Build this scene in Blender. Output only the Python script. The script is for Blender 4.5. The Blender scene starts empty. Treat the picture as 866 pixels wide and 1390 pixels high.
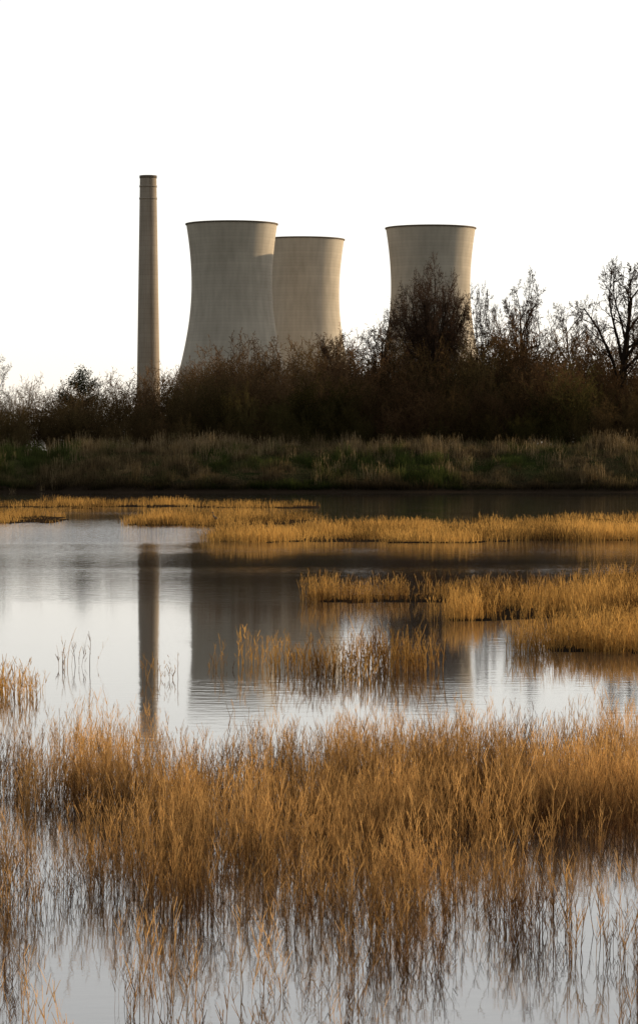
import bpy, math, random
import numpy as np
from mathutils import Vector
random.seed(7); rng=np.random.default_rng(7)
scene=bpy.context.scene
scene.view_settings.view_transform='Standard'
try: scene.view_settings.look='None'
except Exception: pass
scene.view_settings.exposure=0
CAMZ=3.0; F=4000.0
def wx(px,d): return (px-433.0)/F*d
def wz(py,d): return CAMZ+(620.0-py)/F*d
def to_px(X,Y): return 433+X*F/Y, 620+CAMZ*F/Y

# ---------------- noise
def vnoise(x,y,seed=0):
    xi=np.floor(x).astype(np.int64); yi=np.floor(y).astype(np.int64)
    fx=x-xi; fy=y-yi; fx=fx*fx*(3-2*fx); fy=fy*fy*(3-2*fy)
    def h(a,b):
        n=(a*374761393+b*668265263+seed*974711)&0x7fffffff
        n=((n^(n>>13))*1274126177)&0x7fffffff
        return ((n^(n>>16))&0xffff)/65535.0
    return (h(xi,yi)*(1-fx)+h(xi+1,yi)*fx)*(1-fy)+(h(xi,yi+1)*(1-fx)+h(xi+1,yi+1)*fx)*fy
def fbm(x,y,seed=0,o=4):
    s=0;a=.5;t=0
    for i in range(o):
        s=s+a*vnoise(x*2**i,y*2**i,seed+i*17); t+=a; a*=.5
    return s/t

# ---------------- mesh helpers
def link(ob,parent=None):
    scene.collection.objects.link(ob)
    if parent: ob.parent=parent
    return ob
def mesh_obj(name,V,Fq,mat,col=None,smooth=False,parent=None):
    V=np.asarray(V,dtype=np.float32); Fq=np.asarray(Fq,dtype=np.int32)
    me=bpy.data.meshes.new(name)
    k=Fq.shape[1]
    me.vertices.add(len(V)); me.vertices.foreach_set('co',V.ravel())
    me.loops.add(Fq.size); me.loops.foreach_set('vertex_index',Fq.ravel())
    me.polygons.add(len(Fq)); me.polygons.foreach_set('loop_start',np.arange(len(Fq),dtype=np.int32)*k)
    try: me.polygons.foreach_set('loop_total',np.full(len(Fq),k,dtype=np.int32))
    except Exception: pass
    if smooth: me.polygons.foreach_set('use_smooth',np.ones(len(Fq),dtype=bool))
    me.update(calc_edges=True)
    if col is not None:
        a=me.color_attributes.new('Col','FLOAT_COLOR','POINT')
        c=np.ones((len(V),4),dtype=np.float32); c[:,:3]=col
        a.data.foreach_set('color',c.ravel())
    me.materials.append(mat)
    return link(bpy.data.objects.new(name,me),parent)

def new_mat(name):
    m=bpy.data.materials.new(name); m.use_nodes=True
    nt=m.node_tree; nt.nodes.clear()
    out=nt.nodes.new('ShaderNodeOutputMaterial')
    return m,nt,out
def veg_mat(name,trans=.35):
    m,nt,out=new_mat(name); N=nt.nodes.new; L=nt.links.new
    at=N('ShaderNodeAttribute'); at.attribute_name='Col'
    d=N('ShaderNodeBsdfDiffuse'); t=N('ShaderNodeBsdfTranslucent'); mx=N('ShaderNodeMixShader')
    mx.inputs[0].default_value=trans
    L(at.outputs['Color'],d.inputs['Color']); L(at.outputs['Color'],t.inputs['Color'])
    L(d.outputs[0],mx.inputs[1]); L(t.outputs[0],mx.inputs[2]); L(mx.outputs[0],out.inputs[0])
    return m

# ---------------- world / sun
SUN_AZ=math.radians(60); SUN_EL=math.radians(13)
w=bpy.data.worlds.new("World"); scene.world=w; w.use_nodes=True
nt=w.node_tree; nt.nodes.clear(); N=nt.nodes.new; L=nt.links.new
sky=N('ShaderNodeTexSky'); sky.sky_type='NISHITA'; sky.sun_disc=False
sky.sun_elevation=SUN_EL; sky.sun_rotation=SUN_AZ; sky.air_density=1.0; sky.dust_density=1.5; sky.ozone_density=1.0
hs=N('ShaderNodeHueSaturation'); hs.inputs['Saturation'].default_value=.3; hs.inputs['Value'].default_value=.5
L(sky.outputs[0],hs.inputs['Color'])
tc=N('ShaderNodeTexCoord'); dt=N('ShaderNodeVectorMath'); dt.operation='DOT_PRODUCT'
hz=math.radians(20); dt.inputs[1].default_value=(math.sin(hz),math.cos(hz),.0)
L(tc.outputs['Generated'],dt.inputs[0])
mr=N('ShaderNodeMapRange'); mr.inputs[1].default_value=-.5; mr.inputs[2].default_value=.9; mr.inputs[3].default_value=1.7; mr.inputs[4].default_value=6.7
mr.interpolation_type='SMOOTHSTEP'; L(dt.outputs['Value'],mr.inputs[0])
sp=N('ShaderNodeSeparateXYZ'); L(tc.outputs['Generated'],sp.inputs[0])
el=N('ShaderNodeValToRGB'); el.color_ramp.elements[0].position=0.0; el.color_ramp.elements[0].color=(1.0,.90,.75,1)
el.color_ramp.elements[1].position=.16; el.color_ramp.elements[1].color=(.82,.815,.80,1)
e1=el.color_ramp.elements.new(.06); e1.color=(.95,.92,.865,1)
e2=el.color_ramp.elements.new(.7); e2.color=(.5,.51,.53,1)
L(sp.outputs['Z'],el.inputs[0])
vm=N('ShaderNodeVectorMath'); vm.operation='SCALE'; L(el.outputs[0],vm.inputs[0]); L(mr.outputs[0],vm.inputs['Scale'])
ad=N('ShaderNodeVectorMath'); ad.operation='ADD'; L(hs.outputs[0],ad.inputs[0]); L(vm.outputs[0],ad.inputs[1])
bg=N('ShaderNodeBackground'); bg.inputs['Strength'].default_value=.14
out=N('ShaderNodeOutputWorld')
L(ad.outputs[0],bg.inputs[0]); L(bg.outputs[0],out.inputs[0])
sl=bpy.data.lights.new('sun','SUN'); sl.energy=5.0; sl.angle=math.radians(.6); sl.color=(1,.75,.46)
so=link(bpy.data.objects.new('sun',sl))
sv=Vector((math.sin(SUN_AZ)*math.cos(SUN_EL),math.cos(SUN_AZ)*math.cos(SUN_EL),math.sin(SUN_EL)))
so.rotation_euler=sv.to_track_quat('Z','Y').to_euler(); so.location=(60,40,60)

# ---------------- camera
cd=bpy.data.cameras.new('camera'); cam=link(bpy.data.objects.new('camera',cd))
cd.sensor_fit='VERTICAL'; cd.sensor_height=36; cd.lens=36*F/1390
cam.location=(0,0,CAMZ); cam.rotation_euler=(math.radians(90)-math.atan(75/F),0,0)
cd.clip_start=.1; cd.clip_end=20000
scene.camera=cam

# ---------------- reed regions (marsh plan)
def inpoly(px,py,poly):
    c=np.zeros(px.shape,bool); n=len(poly); j=n-1
    for i in range(n):
        xi,yi=poly[i]; xj,yj=poly[j]
        if yi!=yj:
            c^=((yi>py)!=(yj>py))&(px<(xj-xi)*(py-yi)/(yj-yi)+xi)
        j=i
    return c
POLY={
 'a':[(-700,684),(250,683),(440,687),(440,690),(250,689),(-700,690)],
 'a1':[(-700,697),(60,698),(105,704),(98,710),(-700,713)],
 'a2':[(155,709),(200,703),(330,699),(440,704),(420,713),(300,715),(190,714)],
 'b':[(285,733),(330,725),(430,720),(520,714),(640,712),(760,704),(1600,698),(1600,737),(700,734),(600,738),(420,737),(320,737)],
 'c':[(405,813),(440,808),(560,805),(640,804),(700,812),(760,805),(866,798),(1600,790),(1600,893),(866,888),(770,886),(715,884),(765,870),(830,862),(850,846),(770,838),(700,838),(640,844),(600,844),(650,830),(600,819),(480,818)],
 'c2':[(800,783),(866,776),(1600,774),(1600,786),(866,787)],
}
def world_poly(X,Y,names,nz=1.0):
    px,py=to_px(X,Y)
    k=(py-620)
    px=px+(fbm(X*.35,Y*.12,3)-.5)*70*nz*np.clip(k/150,.3,2)
    py=py+(fbm(X*.5,Y*.2,9)-.5)*k*.07*nz
    m=np.zeros(px.shape,bool)
    for n in names: m|=inpoly(px,py,POLY[n])
    return m

# ---------------- terrain
def bank_h(X,Y):
    edge=250+ (fbm(X*.08,X*0+3,5)-.5)*5
    t=np.clip((Y-edge)/13,0,1); t=t*t*(3-2*t)*.55+t*.45
    crest=3.55+(fbm(X*.05,X*0+1,8)-.5)*.9
    crest=crest-.35*np.clip((-X-19)/6,0,1)
    return t*crest
def ground_h(X,Y):
    h=np.full(X.shape,-.45)
    m=world_poly(X,Y,POLY.keys())&(Y>30)
    h=np.where(m,.02,h)
    h=np.where(Y<10,-.45+(10-Y)*.35,h); h=np.minimum(h,1.4)
    bh=bank_h(X,Y)
    h=np.where(Y>248,np.maximum(h,bh-.05+np.where(Y>252,(fbm(X*.5,Y*.5,2)-.5)*1.5,0)),h)
    back=np.clip((Y-266)/40,0,1)
    h=np.where(Y>266,h*(1-back)+2.6*back,h)
    return h
ys=np.concatenate([[-400,-100,-30,-5],np.arange(0,30,1.5),np.arange(30,90,.5),np.arange(90,250,1.6),np.arange(250,285,.8),np.arange(285,420,6),[500,700,1000,1400,2200,3500,6000,12000]])
xs=np.concatenate([[-12000,-5000,-2000,-900,-400,-200,-120,-80],np.arange(-60,60.01,.6),[80,120,200,400,900,2000,5000,12000]])
GX,GY=np.meshgrid(xs,ys); GZ=ground_h(GX,GY)
nx=len(xs); ny=len(ys)
V=np.stack([GX.ravel(),GY.ravel(),GZ.ravel()],1)
I=np.arange((ny-1)*nx).reshape(ny-1,nx)[:,:-1].ravel()
Fq=np.stack([I,I+1,I+nx+1,I+nx],1)
m,nt,out=new_mat('ground_soil'); N=nt.nodes.new; L=nt.links.new
tc=N('ShaderNodeTexCoord'); n1=N('ShaderNodeTexNoise'); n1.inputs['Scale'].default_value=.35; n1.inputs['Detail'].default_value=8
L(tc.outputs['Object'],n1.inputs['Vector'])
geo=N('ShaderNodeSeparateXYZ'); L(tc.outputs['Object'],geo.inputs[0])
mr=N('ShaderNodeMapRange'); mr.inputs[1].default_value=.5; mr.inputs[2].default_value=1.6; L(geo.outputs['Z'],mr.inputs[0])
cr=N('ShaderNodeValToRGB'); cr.color_ramp.elements[0].color=(.035,.046,.014,1); cr.color_ramp.elements[1].color=(.08,.065,.03,1)
cr.color_ramp.elements[0].position=.35; cr.color_ramp.elements[1].position=.65
L(n1.outputs[0],cr.inputs[0])
mx=N('ShaderNodeMix'); mx.data_type='RGBA'; mx.inputs[6].default_value=(.028,.02,.013,1)
L(mr.outputs[0],mx.inputs[0]); L(cr.outputs[0],mx.inputs[7])
b=N('ShaderNodeBsdfDiffuse'); L(mx.outputs[2],b.inputs['Color'])
bm=N('ShaderNodeBump'); bm.inputs['Distance'].default_value=.3; bm.inputs['Strength'].default_value=.8
n2=N('ShaderNodeTexNoise'); n2.inputs['Scale'].default_value=3; n2.inputs['Detail'].default_value=6; L(tc.outputs['Object'],n2.inputs['Vector'])
L(n2.outputs[0],bm.inputs['Height']); L(bm.outputs[0],b.inputs['Normal']); L(b.outputs[0],out.inputs[0])
mesh_obj('ground',V,Fq,m,smooth=True)

# ---------------- water
m,nt,out=new_mat('marsh_water'); N=nt.nodes.new; L=nt.links.new
def math_(op,a,b=None,c=None):
    n=N('ShaderNodeMath'); n.operation=op
    for i,x in enumerate((a,b,c)):
        if x is None: continue
        if isinstance(x,(int,float)): n.inputs[i].default_value=x
        else: L(x,n.inputs[i])
    return n.outputs[0]
tc=N('ShaderNodeTexCoord'); P_=tc.outputs['Object']
mp=N('ShaderNodeMapping'); mp.inputs['Scale'].default_value=(.5,1,1); L(P_,mp.inputs[0])
n1=N('ShaderNodeTexNoise'); n1.inputs['Scale'].default_value=4.5; n1.inputs['Detail'].default_value=3; L(mp.outputs[0],n1.inputs['Vector'])
mp2=N('ShaderNodeMapping'); mp2.inputs['Scale'].default_value=(.03,.10,1); L(P_,mp2.inputs[0])
n2=N('ShaderNodeTexNoise'); n2.inputs['Scale'].default_value=1; n2.inputs['Detail'].default_value=3; L(mp2.outputs[0],n2.inputs['Vector'])
r2=N('ShaderNodeMapRange'); r2.inputs[1].default_value=.42; r2.inputs[2].default_value=.68; r2.inputs[3].default_value=.2; r2.inputs[4].default_value=1.0
L(n2.outputs[0],r2.inputs[0])
s=N('ShaderNodeSeparateXYZ'); L(P_,s.inputs[0])
def mrange(x,a,b,c,d):
    n=N('ShaderNodeMapRange'); n.interpolation_type='SMOOTHSTEP'; L(x,n.inputs[0])
    for i,v in zip((1,2,3,4),(a,b,c,d)): n.inputs[i].default_value=v
    return n.outputs[0]
wob=math_('MULTIPLY_ADD',n2.outputs[0],14.,-7.)
Yw=math_('ADD',s.outputs['Y'],wob)
west=mrange(s.outputs['X'],-7,-3,1,0)
patch=math_('MULTIPLY',math_('MULTIPLY',mrange(Yw,99,106,.0,1),mrange(Yw,118,128,1,0)),west)
tail=math_('MULTIPLY',math_('MULTIPLY',mrange(Yw,70,100,.0,1),mrange(Yw,128,150,1,0)),west)
far=mrange(s.outputs['Y'],35,120,.0022,.008)
dist=math_('ADD',math_('ADD',math_('MULTIPLY',far,r2.outputs[0]),math_('MULTIPLY',patch,.03)),math_('MULTIPLY',tail,.010))
hgt=math_('MULTIPLY',n1.outputs[0],dist)
bm=N('ShaderNodeBump'); bm.inputs['Distance'].default_value=1.0; bm.inputs['Strength'].default_value=1.0
L(hgt,bm.inputs['Height'])
b=N('ShaderNodeBsdfPrincipled'); b.inputs['Base Color'].default_value=(.04,.033,.027,1)
b.inputs['Roughness'].default_value=.045; b.inputs['IOR'].default_value=3.3
L(bm.outputs[0],b.inputs['Normal']); L(b.outputs[0],out.inputs[0])
mesh_obj('water',[(-600,-20,0),(600,-20,0),(600,258,0),(-600,258,0)],[[0,1,2,3]],m)

# ---------------- ribbons
def clump(nst,hmin,hmax,rad,wid,seg,twigs,lean=.22,tw_len=.12,seed=0):
    r=np.random.default_rng(seed); Vs=[];Fs=[];T=[];n=0
    def rib(pts,w0,w1,ang,t):
        nonlocal n
        k=len(pts); s=np.array([math.cos(ang),math.sin(ang),0])
        ww=np.linspace(w0,w1,k)[:,None]
        a=pts-s*ww/2; b_=pts+s*ww/2
        Vs.append(np.stack([a,b_],1).reshape(-1,3)); T.append(np.full(2*k,t))
        for i in range(k-1): Fs.append([n+2*i,n+2*i+1,n+2*i+3,n+2*i+2])
        n+=2*k
    for i in range(nst):
        a=r.uniform(0,6.283); q=rad*math.sqrt(r.uniform()); base=np.array([q*math.cos(a),q*math.sin(a),-.05])
        h=r.uniform(hmin,hmax); la=r.uniform(0,6.283); ln=abs(r.normal(0,lean))*h
        tt=np.linspace(0,1,seg+1)[:,None]
        dv=np.array([math.cos(la)*ln,math.sin(la)*ln,0])
        pts=base+tt*np.array([0,0,h])+dv*tt**1.7+r.normal(0,.012*h,(seg+1,3))*(tt>0)
        t=r.uniform(0,1)
        rib(pts,wid,wid*.45,r.uniform(0,3.14),t)
        for j in range(twigs):
            u=r.uniform(.3,1.0); k0=min(int(u*seg),seg-1); f=u*seg-k0
            p=pts[k0]*(1-f)+pts[k0+1]*f
            ta=r.uniform(0,6.283); tl=tw_len*r.uniform(.4,1.3)
            d=np.array([math.cos(ta)*.42,math.sin(ta)*.42,.9])*tl
            rib(np.stack([p,p+d]),wid*.8,wid*.5,r.uniform(0,3.14),np.clip(t+r.normal(0,.2),0,1))
    return np.concatenate(Vs),np.array(Fs),np.concatenate(T)
def scatter(templates,X,Y,Z,S,SZ,colf):
    Vs=[];Fs=[];Cs=[];off=0
    idx=rng.integers(0,len(templates),len(X))
    for k,(v,f,t) in enumerate(templates):
        s=np.where(idx==k)[0]
        if len(s)==0: continue
        a=rng.uniform(0,6.283,len(s)); c=np.cos(a)[:,None]; sn=np.sin(a)[:,None]
        vx=(v[None,:,0]*c-v[None,:,1]*sn)*S[s][:,None]+X[s][:,None]
        vy=(v[None,:,0]*sn+v[None,:,1]*c)*S[s][:,None]+Y[s][:,None]
        vz=v[None,:,2]*SZ[s][:,None]+Z[s][:,None]
        VV=np.stack([vx,vy,vz],2)
        FF=f[None]+(np.arange(len(s))*len(v))[:,None,None]+off
        col=colf(s,np.broadcast_to(t[None],vx.shape),VV)
        Vs.append(VV.reshape(-1,3)); Fs.append(FF.reshape(-1,4)); Cs.append(col.reshape(-1,3)); off+=len(s)*len(v)
    return np.concatenate(Vs),np.concatenate(Fs),np.concatenate(Cs)
def lerp(a,b,t): return np.asarray(a)*(1-t[...,None])+np.asarray(b)*t[...,None]

reed_mat=veg_mat('dry_reed',.48)
# foreground bed
fgT=[clump(14,.20,.64,.18,.0045,4,9,lean=.15,seed=i,tw_len=.085) for i in range(9)]
n=5400
Y=rng.uniform(14.5,30.2,n); X=rng.uniform(-1,1,n)*(Y*.14+1.2)
px,py=to_px(X,Y)
dn=fbm(X*1.0,Y*.6,21)
base=np.interp(py,[1005,1030,1070,1130,1175,1240,1300,1450],[0,.40,.85,.72,.36,.24,.11,.09])
right=np.interp(px,[0,200,420,560,760,866],[.75,.9,.9,1.35,1.1,.8])
pr=base*right*np.clip((dn-.38)*5.5,0.03,1.1)
keep=(rng.uniform(0,1,n)<pr)&(py+(dn-.5)*60>1015)
X,Y=X[keep],Y[keep]; dn=dn[keep]
S=rng.uniform(.8,1.2,len(X)); SZ=S*np.clip(.5+dn*.8+rng.normal(0,.17,len(X)),.4,1.45)
fgt=fbm(X*1.5,Y*1.0,25)
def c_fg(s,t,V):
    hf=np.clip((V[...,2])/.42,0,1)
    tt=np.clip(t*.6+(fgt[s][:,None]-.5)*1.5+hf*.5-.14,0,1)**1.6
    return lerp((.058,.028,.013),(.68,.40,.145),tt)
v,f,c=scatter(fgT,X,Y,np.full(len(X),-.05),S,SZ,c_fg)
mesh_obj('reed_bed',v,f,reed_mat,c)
# mid patches
mT=[clump(13,.2,.55,.25,.009,3,4,lean=.18,seed=50+i,tw_len=.09) for i in range(6)]
POLY2={'d':[(280,905),(330,900),(400,898),(480,893),(575,905),(575,916),(430,921),(340,917),(290,913)],
       'e':[(-700,925),(20,930),(70,940),(68,952),(-700,958)]}
n=14000
Y=1/rng.uniform(1/86,1/36,n); X=rng.uniform(-1,1,n)*(Y*.16+3)
m1=world_poly(X,Y,['c','c2']); px,py=to_px(X,Y)
dn=fbm(X*.6,Y*.25,31)
p1=m1*np.clip((dn-.30)*4.5,.08,1)
p2=(inpoly(px,py,POLY2['d'])*np.clip((dn-.38)*2.5,.05,.34))*np.interp(px,[280,360,420,560],[.2,.4,1,1])+inpoly(px,py,POLY2['e'])*.2
p3=.0015
keep=rng.uniform(0,1,n)<np.maximum(np.maximum(p1,p2),p3*(py>900))
X,Y,dn=X[keep],Y[keep],dn[keep]
S=rng.uniform(.8,1.3,len(X)); SZ=S*(.4+dn*1.15)
hue2=fbm(X*1.1,Y*.5,37)
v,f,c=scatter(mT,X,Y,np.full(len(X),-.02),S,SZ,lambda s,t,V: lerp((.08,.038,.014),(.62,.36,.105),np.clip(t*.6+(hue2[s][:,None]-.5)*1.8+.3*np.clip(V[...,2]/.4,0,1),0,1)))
mesh_obj('reed_bed',v,f,reed_mat,c)
# far strips
fT=[clump(12,.2,.6,.5,.02,2,1,seed=80+i,tw_len=.1) for i in range(6)]
n=24000
Y=1/rng.uniform(1/200,1/96,n); X=rng.uniform(-1,1,n)*(Y*.15+5)
m1=world_poly(X,Y,['a','a1','a2','b']); dn=fbm(X*.3,Y*.12,41)
keep=m1&(rng.uniform(0,1,n)<np.clip((dn-.33)*3.5,.08,.9))
X,Y,dn=X[keep],Y[keep],dn[keep]
S=rng.uniform(.8,1.3,len(X)); hue3=fbm(X*.7,Y*.35,43); SZ=S*(.1+dn*1.2)*(.6+hue3*.8)
v,f,c=scatter(fT,X,Y,np.full(len(X),0.),S,SZ,lambda s,t,V: lerp((.09,.05,.018),(.60,.35,.10),np.clip(t*.6+(hue3[s][:,None]-.5)*2.4+.2,0,1)))
mesh_obj('reed_bed',v,f,reed_mat,c)

# ---------------- bank grass
grass_mat=veg_mat('bank_grass',.35)
gT=[clump(18,.15,.5,.4,.03,2,0,lean=.5,seed=120+i) for i in range(6)]
n=17000
Y=rng.uniform(249.5,270,n); X=rng.uniform(-48,48,n); Z=ground_h(X,Y); keep=Z>.18; X,Y,Z=X[keep],Y[keep],Z[keep]
gn=fbm(X*.22,Y*.3,61); hn=fbm(X*.7,Y*.7,66)
gt=np.clip((gn-.42)*5+np.interp(Z,[.2,1.2,2.4,3.6],[.55,.05,-.1,.3]),0,1)
gt=np.where((X<-21)&(Z>2.4),gt*.1,gt)
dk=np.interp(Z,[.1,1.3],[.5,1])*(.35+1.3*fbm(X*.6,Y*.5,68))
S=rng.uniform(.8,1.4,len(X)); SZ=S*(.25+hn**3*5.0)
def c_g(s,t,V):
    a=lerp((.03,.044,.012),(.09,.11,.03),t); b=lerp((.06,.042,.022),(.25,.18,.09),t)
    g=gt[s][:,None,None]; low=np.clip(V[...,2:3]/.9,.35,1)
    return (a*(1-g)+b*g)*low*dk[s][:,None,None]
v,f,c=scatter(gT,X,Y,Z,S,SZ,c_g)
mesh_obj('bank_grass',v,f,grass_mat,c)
# tall pale grasses
tT=[clump(16,.6,1.5,.45,.03,3,1,lean=.25,seed=140+i,tw_len=.2) for i in range(5)]
n=3200
Y=rng.uniform(252,270,n); X=rng.uniform(-48,48,n); Z=ground_h(X,Y)
k=fbm(X*.35,Y*.15,71); keep=rng.uniform(0,1,n)<np.clip((k-.48)*6,0.03,1)*np.interp(Z,[.5,2,3.2],[.2,.4,1])
X,Y,Z=X[keep],Y[keep],Z[keep]; S=rng.uniform(.5,1.2,len(X))
v,f,c=scatter(tT,X,Y,Z,S,S,lambda s,t,V: lerp((.11,.08,.04),(.42,.31,.17),t))
mesh_obj('tall_dry_grass',v,f,grass_mat,c)

# ---------------- woody plants
def perp(d):
    a=Vector((0,0,1)) if abs(d.z)<.9 else Vector((1,0,0))
    u=d.cross(a).normalized(); return u,d.cross(u).normalized()
def branch(out,R,p,d,Ln,r,lev,P):
    n=P['n'][lev]; wob=P['wob'][lev]; up=P['up'][lev]; last=lev==len(P['n'])-1
    r1=r*P['tip'][lev]; nodes=[]
    for i in range(n):
        d=(d+Vector((R.gauss(0,wob),R.gauss(0,wob),R.gauss(0,wob)+up))).normalized()
        q=p+d*(Ln/n); ra=r+(r1-r)*i/n; rb=r+(r1-r)*(i+1)/n
        out.append((p,q,ra,rb,lev)); nodes.append((p,q,rb,d.copy(),(i+1)/n)); p=q
    if last: return
    k=P['kids'][lev]; st=P['start'][lev]; fall=P.get('fall',.35)
    for j in range(k):
        t=st+(1-st)*(j+R.random())/k; t=min(t,.999)
        a,b_,rb,dd,_=nodes[int(t*n)]; pos=a.lerp(b_,t*n-int(t*n))
        u,v_=perp(dd); an=j*2.4+R.uniform(-.5,.5)
        sp=math.radians(R.uniform(*P['ang'][lev]))
        nd=(dd*math.cos(sp)+(u*math.cos(an)+v_*math.sin(an))*math.sin(sp)).normalized()
        branch(out,R,pos,nd,Ln*P['ratio'][lev]*R.uniform(.75,1.15)*(1-fall*(t-st)/(1-st+1e-6)),max(rb*P['rr'][lev],.008),lev+1,P)
def segs_to_geo(segs,minw,thick_lev):
    P0=np.array([s[0][:] for s in segs]); P1=np.array([s[1][:] for s in segs])
    r0=np.array([s[2] for s in segs]); r1=np.array([s[3] for s in segs]); lv=np.array([s[4] for s in segs])
    D=P1-P0; D/=np.linalg.norm(D,axis=1)[:,None]+1e-9
    A=np.where(np.abs(D[:,2:3])<.9,[[0,0,1.]],[[1.,0,0]]); U=np.cross(D,A); U/=np.linalg.norm(U,axis=1)[:,None]; W=np.cross(D,U)
    Vs=[];Fs=[];T=[];off=0
    th=np.where(lv<=thick_lev)[0]; K=6
    if len(th):
        an=np.arange(K)*2*math.pi/K
        ring=U[th][:,None]*np.cos(an)[None,:,None]+W[th][:,None]*np.sin(an)[None,:,None]
        a=P0[th][:,None]+ring*r0[th][:,None,None]; b_=P1[th][:,None]+ring*r1[th][:,None,None]
        VV=np.concatenate([a,b_],1)
        ff=np.array([[i,(i+1)%K,K+(i+1)%K,K+i] for i in range(K)])
        Fs.append((ff[None]+(np.arange(len(th))*2*K)[:,None,None]).reshape(-1,4)); Vs.append(VV.reshape(-1,3)); T.append(np.zeros(len(th)*2*K)); off+=len(th)*2*K
    tn=np.where(lv>thick_lev)[0]
    an=rng.uniform(0,3.14,len(tn)); s=U[tn]*np.cos(an)[:,None]+W[tn]*np.sin(an)[:,None]
    w0=np.maximum(r0[tn],minw)[:,None]; w1=np.maximum(r1[tn],minw*.8)[:,None]
    VV=np.stack([P0[tn]-s*w0,P0[tn]+s*w0,P1[tn]+s*w1,P1[tn]-s*w1],1)
    Fs.append(np.arange(len(tn)*4).reshape(-1,4)+off); Vs.append(VV.reshape(-1,3)); T.append(np.repeat(rng.uniform(.2,1,len(tn)),4))
    return np.concatenate(Vs),np.concatenate(Fs),np.concatenate(T)
def norm_h(g,H):
    v,f,t=g; v=v.copy(); v*=H/np.percentile(v[:,2],99.7); return v,f,t
wood=veg_mat('twigs',.15)
wood2=veg_mat('shrub_twigs',.3)

PT=dict(n=[6,7,5,4,3],wob=[.06,.13,.18,.22,.28],up=[.0,.05,.03,.02,.0],tip=[.35,.3,.4,.5,.6],kids=[11,10,8,7],start=[.36,.25,.2,.15],
        ang=[(28,62),(28,58),(28,60),(28,62)],ratio=[.62,.46,.48,.5],rr=[.62,.55,.6,.6],fall=.5)
def make_tree(name,px,d,top,seed,W=None,P=PT,col0=(.035,.025,.018),col1=(.10,.06,.036),base=2.9,minw=.016,r=.30,stems=1):
    R=random.Random(seed); segs=[]
    for k in range(stems):
        if stems==1: branch(segs,R,Vector((0,0,0)),Vector((0,0,1)),10,r,0,P)
        else:
            # limbs fan out of a short trunk; outer limbs are shorter so the crown closes as a dome
            if k==0:
                segs.append((Vector((0,0,0)),Vector((0,0,3.6)),r*1.8,r*1.5,0))
            a=k*2.4; u_=math.sqrt((k+.5)/stems); q=1.15*u_; d0=Vector((math.cos(a)*q,math.sin(a)*q,1)).normalized()
            L0=6.4*(1-.12*u_)*R.uniform(.92,1.06)
            branch(segs,R,Vector((0,0,3.5)),d0,L0,r,0,P)
    H=wz(top,d)-base
    g=norm_h(segs_to_geo(segs,minw,1 if stems>1 else 2),H); v=g[0]
    if W:
        cur=(np.percentile(v[:,0],99)-np.percentile(v[:,0],1)); v[:,:2]*=W/cur
    c=lerp(col0,col1,g[2])
    o=mesh_obj(name,v,g[1],wood,c); o.location=(wx(px,d),d,base); return o
PD=dict(n=[7,5,4,3],wob=[.05,.15,.2,.25],up=[.0,.03,.02,0],tip=[.25,.4,.5,.6],kids=[15,9,6],start=[.3,.2,.15],
        ang=[(20,55),(25,60),(25,60)],ratio=[.30,.5,.5],rr=[.5,.6,.6],fall=.2)
make_tree('bare_tree',586,289,362,11,W=7.4,P=PD,minw=.017,r=.14,stems=18,col1=(.12,.072,.045))
make_tree('bare_tree',722,292,366,12,W=6.6)
make_tree('bare_tree',832,286,355,23,W=8.6,r=.34)
make_tree('bare_tree',652,291,384,14,W=3.6,r=.2)
make_tree('bare_tree',775,298,404,15,W=5.5,r=.22)
make_tree('bare_tree',905,290,380,16,W=7)
make_tree('bare_tree',690,300,405,31,W=4.5,r=.2)
make_tree('bare_tree',-6,300,478,17,W=4,r=.2)
make_tree('bare_tree',448,296,450,18,W=4.5,r=.2)
make_tree('bare_tree',520,296,430,19,W=4,r=.2)

PB=dict(n=[4,3,3,2],wob=[.12,.18,.22,.3],up=[.05,.05,.03,.02],tip=[.4,.5,.5,.7],kids=[9,6,4],start=[.12,.15,.1],
        ang=[(20,60),(25,65),(25,70)],ratio=[.45,.5,.55],rr=[.6,.6,.7])
def bush(seed):
    R=random.Random(seed); segs=[]
    for i in range(9):
        a=i*2.4; s=R.uniform(.1,.55)
        branch(segs,R,Vector((math.cos(a)*.4*s,math.sin(a)*.4*s,0)),Vector((math.cos(a)*s,math.sin(a)*s,1)).normalized(),R.uniform(4.5,6),.06,0,PB)
    g=norm_h(segs_to_geo(segs,.016,-1),1.0); v=g[0]; v[:,:2]*=.8/(np.percentile(np.abs(v[:,0]),97)*2)
    return g
bT=[bush(200+i) for i in range(7)]
PXS=[-400,0,60,130,180,215,250,330,400,470,520,580,640,700,760,820,866,1300]
TOP=[520,524,518,514,510,503,488,474,460,454,442,440,440,450,444,454,462,466]
BX=[];BY=[];BZ=[];BS=[];BH=[];BR=[]
for d,fr,sp in [(268,.30,1.6),(270,.48,1.7),(274,.64,1.8),(279,.78,2.0),(285,.90,2.1),(292,1.0,2.3),(300,.98,2.6),(318,.86,3)]:
    x=-52.0
    while x<52:
        X0=x+random.uniform(-.8,.8); Y0=d+random.uniform(-1.5,1.5)
        px=433+X0*F/d; top=np.interp(px,PXS,TOP)
        Ht=(wz(top,d)-3.0)*fr*random.uniform(.70,1.14)
        if px<235 : 
            if fr<.6 and random.random()<.35: x+=sp; continue
        BX.append(X0);BY.append(Y0);BZ.append(2.9);BH.append(Ht);BS.append(max(Ht*.8,3.4)*random.uniform(.8,1.1));BR.append(fr)
        x+=sp*random.uniform(.7,1.3)
BX,BY,BZ,BH,BS,BR=map(np.array,(BX,BY,BZ,BH,BS,BR))
hue=fbm(BX*.14,BY*.15,91,3)
gpx=433+BX*F/BY
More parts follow.
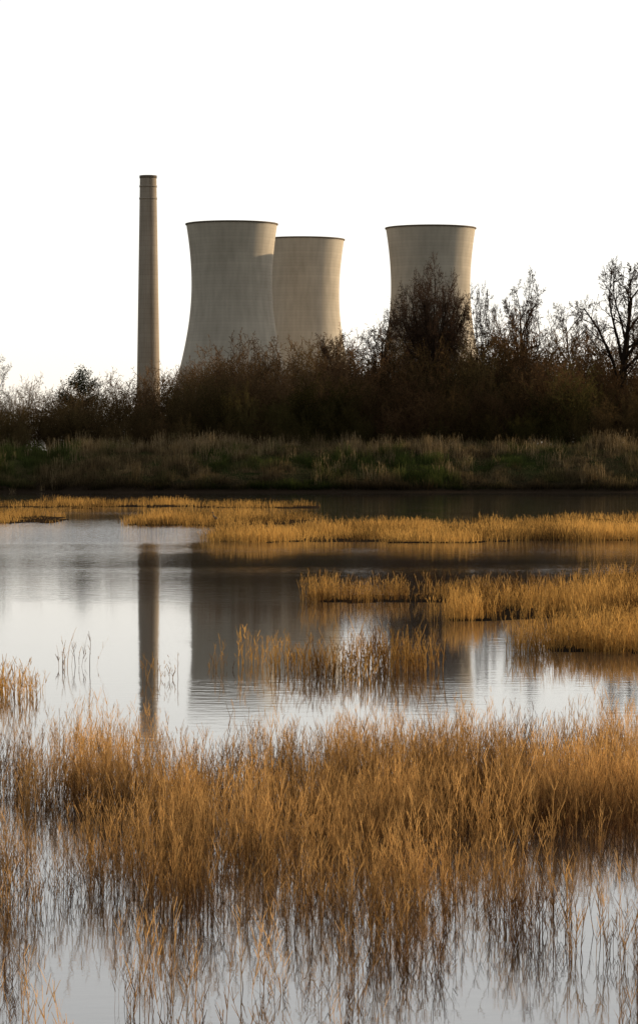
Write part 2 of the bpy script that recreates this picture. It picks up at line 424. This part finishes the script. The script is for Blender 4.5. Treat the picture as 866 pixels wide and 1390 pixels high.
green=np.clip((hue-.34)*4,0,1)*np.clip((1.02-BR)*3,0.15,1)*np.interp(gpx,[200,450,760,900],[.5,.95,.95,.4])
red=np.interp(gpx,[0,250,600,900],[.05,.2,.4,.4])
var=rng.uniform(.5,1.35,len(BX))*np.interp(BR,[.3,1],[.6,1.12])
def c_b(s,t,V):
    base=lerp((.042,.029,.018),(.19,.12,.058),t)
    rd=lerp((.042,.022,.013),(.18,.088,.042),t); gr=lerp((.028,.03,.011),(.11,.095,.03),t)
    r=red[s][:,None,None]; g=green[s][:,None,None]
    return ((base*(1-r)+rd*r)*(1-g)+gr*g)*var[s][:,None,None]
v,f,c=scatter(bT,BX,BY,BZ,BS,BH,c_b)
mesh_obj('bush_thicket',v,f,wood2,c)

# evergreen
def evergreen(px,d,top,W,seed):
    R=np.random.default_rng(seed); H=wz(top,d)-2.9
    Rn=random.Random(seed); segs=[]
    P=dict(n=[5,4,3],wob=[.05,.15,.2],up=[0,.04,.03],tip=[.4,.4,.5],kids=[18,7],start=[.2,.2],ang=[(35,75),(30,60)],ratio=[.45,.5],rr=[.55,.6])
    branch(segs,Rn,Vector((0,0,0)),Vector((0,0,1)),10,.25,0,P)
    v,f,t=norm_h(segs_to_geo(segs,.02,1),H*.97); v[:,:2]*=W*.85/(np.percentile(np.abs(v[:,0]),97)*2)
    tips=v[-len([s for s in segs if s[4]==2])*4:][::4]
    n=len(tips); per=26
    C=np.repeat(tips,per,0)+R.normal(0,.28,(n*per,3))
    a=R.normal(0,1,(len(C),3)); a/=np.linalg.norm(a,axis=1)[:,None]; b_=np.cross(a,R.normal(0,1,(len(C),3))); b_/=np.linalg.norm(b_,axis=1)[:,None]
    s=.08
    VV=np.stack([C-a*s,C-b_*s*.6,C+a*s,C+b_*s*.6],1).reshape(-1,3)
    FF=np.arange(len(VV)).reshape(-1,4)+len(v)
    cc=np.concatenate([lerp((.04,.03,.02),(.06,.045,.03),t),np.repeat(lerp((.014,.02,.008),(.045,.055,.02),R.uniform(0,1,len(C))),4,0)])
    o=mesh_obj('evergreen_tree',np.concatenate([v,VV]),np.concatenate([f,FF]),wood,cc); o.location=(wx(px,d),d,2.9)
evergreen(100,296,498,5.6,3)

# ---------------- concrete
def concrete(name,c0,c1,axis_rings=1.3,ribs=0):
    m,nt,out=new_mat(name); N=nt.nodes.new; L=nt.links.new
    tc=N('ShaderNodeTexCoord')
    sep=N('ShaderNodeSeparateXYZ'); L(tc.outputs['Object'],sep.inputs[0])
    at=N('ShaderNodeMath'); at.operation='ARCTAN2'; L(sep.outputs['Y'],at.inputs[0]); L(sep.outputs['X'],at.inputs[1])
    cs=N('ShaderNodeMath'); cs.operation='COSINE'; L(at.outputs[0],cs.inputs[0])
    sn=N('ShaderNodeMath'); sn.operation='SINE'; L(at.outputs[0],sn.inputs[0])
    cb=N('ShaderNodeCombineXYZ'); L(cs.outputs[0],cb.inputs[0]); L(sn.outputs[0],cb.inputs[1])
    zz=N('ShaderNodeMath'); zz.operation='MULTIPLY'; zz.inputs[1].default_value=.012; L(sep.outputs['Z'],zz.inputs[0]); L(zz.outputs[0],cb.inputs[2])
    st=N('ShaderNodeTexNoise'); st.inputs['Scale'].default_value=9; st.inputs['Detail'].default_value=6; L(cb.outputs[0],st.inputs['Vector'])
    bl=N('ShaderNodeTexNoise'); bl.inputs['Scale'].default_value=.06; bl.inputs['Detail'].default_value=6; L(tc.outputs['Object'],bl.inputs['Vector'])
    fr=N('ShaderNodeMath'); fr.operation='FRACT'; dv=N('ShaderNodeMath'); dv.operation='DIVIDE'; dv.inputs[1].default_value=axis_rings
    L(sep.outputs['Z'],dv.inputs[0]); L(dv.outputs[0],fr.inputs[0])
    lt=N('ShaderNodeMath'); lt.operation='LESS_THAN'; lt.inputs[1].default_value=.16; L(fr.outputs[0],lt.inputs[0])
    fl=N('ShaderNodeMath'); fl.operation='FLOOR'; L(dv.outputs[0],fl.inputs[0])
    wn=N('ShaderNodeTexWhiteNoise'); wn.noise_dimensions='1D'; L(fl.outputs[0],wn.inputs['W'])
    a1=N('ShaderNodeMath'); a1.operation='ADD'; L(st.outputs[0],a1.inputs[0]); L(bl.outputs[0],a1.inputs[1])
    a2=N('ShaderNodeMath'); a2.operation='MULTIPLY_ADD'; a2.inputs[1].default_value=-.16; L(lt.outputs[0],a2.inputs[0]); L(a1.outputs[0],a2.inputs[2])
    a3=N('ShaderNodeMath'); a3.operation='MULTIPLY_ADD'; a3.inputs[1].default_value=.14; L(wn.outputs[0],a3.inputs[0]); L(a2.outputs[0],a3.inputs[2])
    mr=N('ShaderNodeMapRange'); mr.inputs[1].default_value=.65; mr.inputs[2].default_value=1.4; L(a3.outputs[0],mr.inputs[0])
    mx=N('ShaderNodeMix'); mx.data_type='RGBA'; mx.inputs[6].default_value=(*c0,1); mx.inputs[7].default_value=(*c1,1); L(mr.outputs[0],mx.inputs[0])
    b=N('ShaderNodeBsdfDiffuse'); L(mx.outputs[2],b.inputs['Color']); L(b.outputs[0],out.inputs[0])
    return m
conc=concrete('tower_concrete',(.40,.355,.29),(.58,.52,.43))  # distance haze put into the tower colour: lighter, warmer albedo, no volume
chimc=concrete('chimney_concrete',(.29,.245,.195),(.43,.37,.30),2.2)
dark=concrete('dark_concrete',(.14,.115,.09),(.21,.175,.14))
def lathe(name,prof,mat,parent,K=128,smooth=True):
    an=np.arange(K)*2*math.pi/K; Vs=[]
    for r,z in prof: Vs.append(np.stack([r*np.cos(an),r*np.sin(an),np.full(K,z)],1))
    Fs=[]
    for i in range(len(prof)-1):
        a=i*K; j=np.arange(K); j2=(j+1)%K
        Fs.append(np.stack([a+j,a+j2,a+K+j2,a+K+j],1))
    return mesh_obj(name,np.concatenate(Vs),np.concatenate(Fs),mat,smooth=smooth,parent=parent)
def tube(name,p,q,r,mat,parent,K=8):
    p=Vector(p);q=Vector(q);d=(q-p).normalized();u,v_=perp(d)
    V=[];
    for c_ in (p,q):
        for i in range(K):
            a=i*2*math.pi/K; V.append((c_+(u*math.cos(a)+v_*math.sin(a))*r)[:])
    Fs=[[i,(i+1)%K,K+(i+1)%K,K+i] for i in range(K)]
    return mesh_obj(name,V,Fs,mat,parent=parent)
def tower(px,d,top):
    e=link(bpy.data.objects.new('cooling_tower',None)); e.location=(wx(px,d),d,1.5)
    H=wz(top,d)-1.5; a=16.8; zt=H-25.0
    def r(z):
        cc=.392 if z<zt else .355
        return math.sqrt(a*a+(cc*(z-zt))**2)
    zs=np.linspace(7,H,70)
    prof=[(r(z),z) for z in zs]
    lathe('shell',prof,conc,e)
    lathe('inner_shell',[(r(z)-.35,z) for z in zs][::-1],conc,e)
    lathe('rim',[(r(H)-.45,H-.05),(r(H)-.45,H+.2),(r(H)+.35,H+.2),(r(H)+.35,H-.3),(r(H-.5)+.02,H-.5)],dark,e)
    lathe('ring_beam',[(r(7)+.5,6.2),(r(7)+.5,7.6),(r(7.6)+.05,7.6)],dark,e)
    K=36; rb=r(0)+1.5; Vs=[];Fs=[];o=0
    for i in range(K):
        for s in(-.5,.5):
            a0=2*math.pi*i/K; a1=2*math.pi*(i+s)/K
            p=Vector((rb*math.cos(a0),rb*math.sin(a0),0)); q=Vector((r(7)*math.cos(a1),r(7)*math.sin(a1),6.4))
            dd=(q-p).normalized();u,v_=perp(dd)
            for c_ in(p,q):
                for j in range(6): Vs.append((c_+(u*math.cos(j*1.0472)+v_*math.sin(j*1.0472))*.4)[:])
            Fs+=[[o+j,o+(j+1)%6,o+6+(j+1)%6,o+6+j] for j in range(6)]; o+=12
    mesh_obj('legs',Vs,Fs,dark,parent=e)
    lathe('basin_wall',[(rb+2,-.5),(rb+2,1.2),(rb+1.6,1.2),(rb+1.6,-.5)],dark,e)
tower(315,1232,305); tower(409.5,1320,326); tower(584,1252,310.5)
# chimney
d=1337; e=link(bpy.data.objects.new('chimney',None)); e.location=(wx(202,d),d,1.5); H=wz(240,d)-1.5
rt=3.75; rb=5.75
rr=lambda z: rb+(rt-rb)*(z/H)
lathe('shaft',[(rr(z),z) for z in np.linspace(0,H,60)],chimc,e,K=64)
lathe('liner',[(rt-.5,H-8),(rt-.5,H+.2)],dark,e,K=64)
lathe('cap_band',[(rt+.02,H-.9),(rt+.22,H-.9),(rt+.22,H+.25),(rt-.6,H+.25)],dark,e,K=64)
for k,zz in enumerate((H-5,H-10.5)): lathe('ring_band_%d'%k,[(rr(zz)+.02,zz),(rr(zz)+.18,zz),(rr(zz)+.18,zz+.8),(rr(zz)+.02,zz+.8)],chimc,e,K=64)
lathe('plinth',[(rb+1.5,-.5),(rb+1.5,4),(rb+.1,4.4)],dark,e,K=64)
for s in (-.25,.25): tube('ladder_rail',(rb*math.cos(-1.2)+s,-rb*.95-.2,0),(rt*math.cos(-1.2)+s,-rt*.95-.2,H),.07,dark,e)

# wading bird
m,nt,out=new_mat('bird_feathers'); b=nt.nodes.new('ShaderNodeBsdfPrincipled'); nz=nt.nodes.new('ShaderNodeTexNoise'); nz.inputs['Scale'].default_value=12
crp=nt.nodes.new('ShaderNodeValToRGB'); crp.color_ramp.elements[0].color=(.03,.025,.02,1); crp.color_ramp.elements[1].color=(.08,.065,.05,1)
nt.links.new(nz.outputs[0],crp.inputs[0]); nt.links.new(crp.outputs[0],b.inputs['Base Color']); b.inputs['Roughness'].default_value=.8; nt.links.new(b.outputs[0],out.inputs[0])
def skin_obj(name,verts,edges,rad,mat,loc,rz=0,sc=1):
    me=bpy.data.meshes.new(name); me.from_pydata(verts,edges,[]); o=link(bpy.data.objects.new(name,me))
    sk=o.modifiers.new('skin','SKIN'); o.modifiers.new('sub','SUBSURF').render_levels=1
    for i,r_ in enumerate(rad): me.skin_vertices[0].data[i].radius=(r_,r_)
    me.skin_vertices[0].data[0].use_root=True
    me.materials.append(mat); o.location=loc; o.rotation_euler=(0,0,rz); o.scale=(sc,)*3; return o
d=131
skin_obj('wading_bird',[(0,0,.42),(.12,0,.46),(-.15,0,.38),(-.30,0,.33),(.19,0,.55),(.17,0,.66),(.22,0,.74),(.27,0,.75),(.38,0,.73),(.0,.03,.3),(-.02,.03,.15),(0,.03,0),(.0,-.03,.3),(.03,-.03,.15),(.05,-.03,0)],
 [(0,1),(0,2),(2,3),(1,4),(4,5),(5,6),(6,7),(7,8),(0,9),(9,10),(10,11),(0,12),(12,13),(13,14)],
 [.10,.08,.07,.02,.035,.025,.035,.028,.008,.014,.01,.01,.014,.01,.01],m,(wx(292,d),d,-.02),2.2,.75)
print('polys',sum(len(o.data.polygons) for o in scene.objects if o.type=='MESH'))
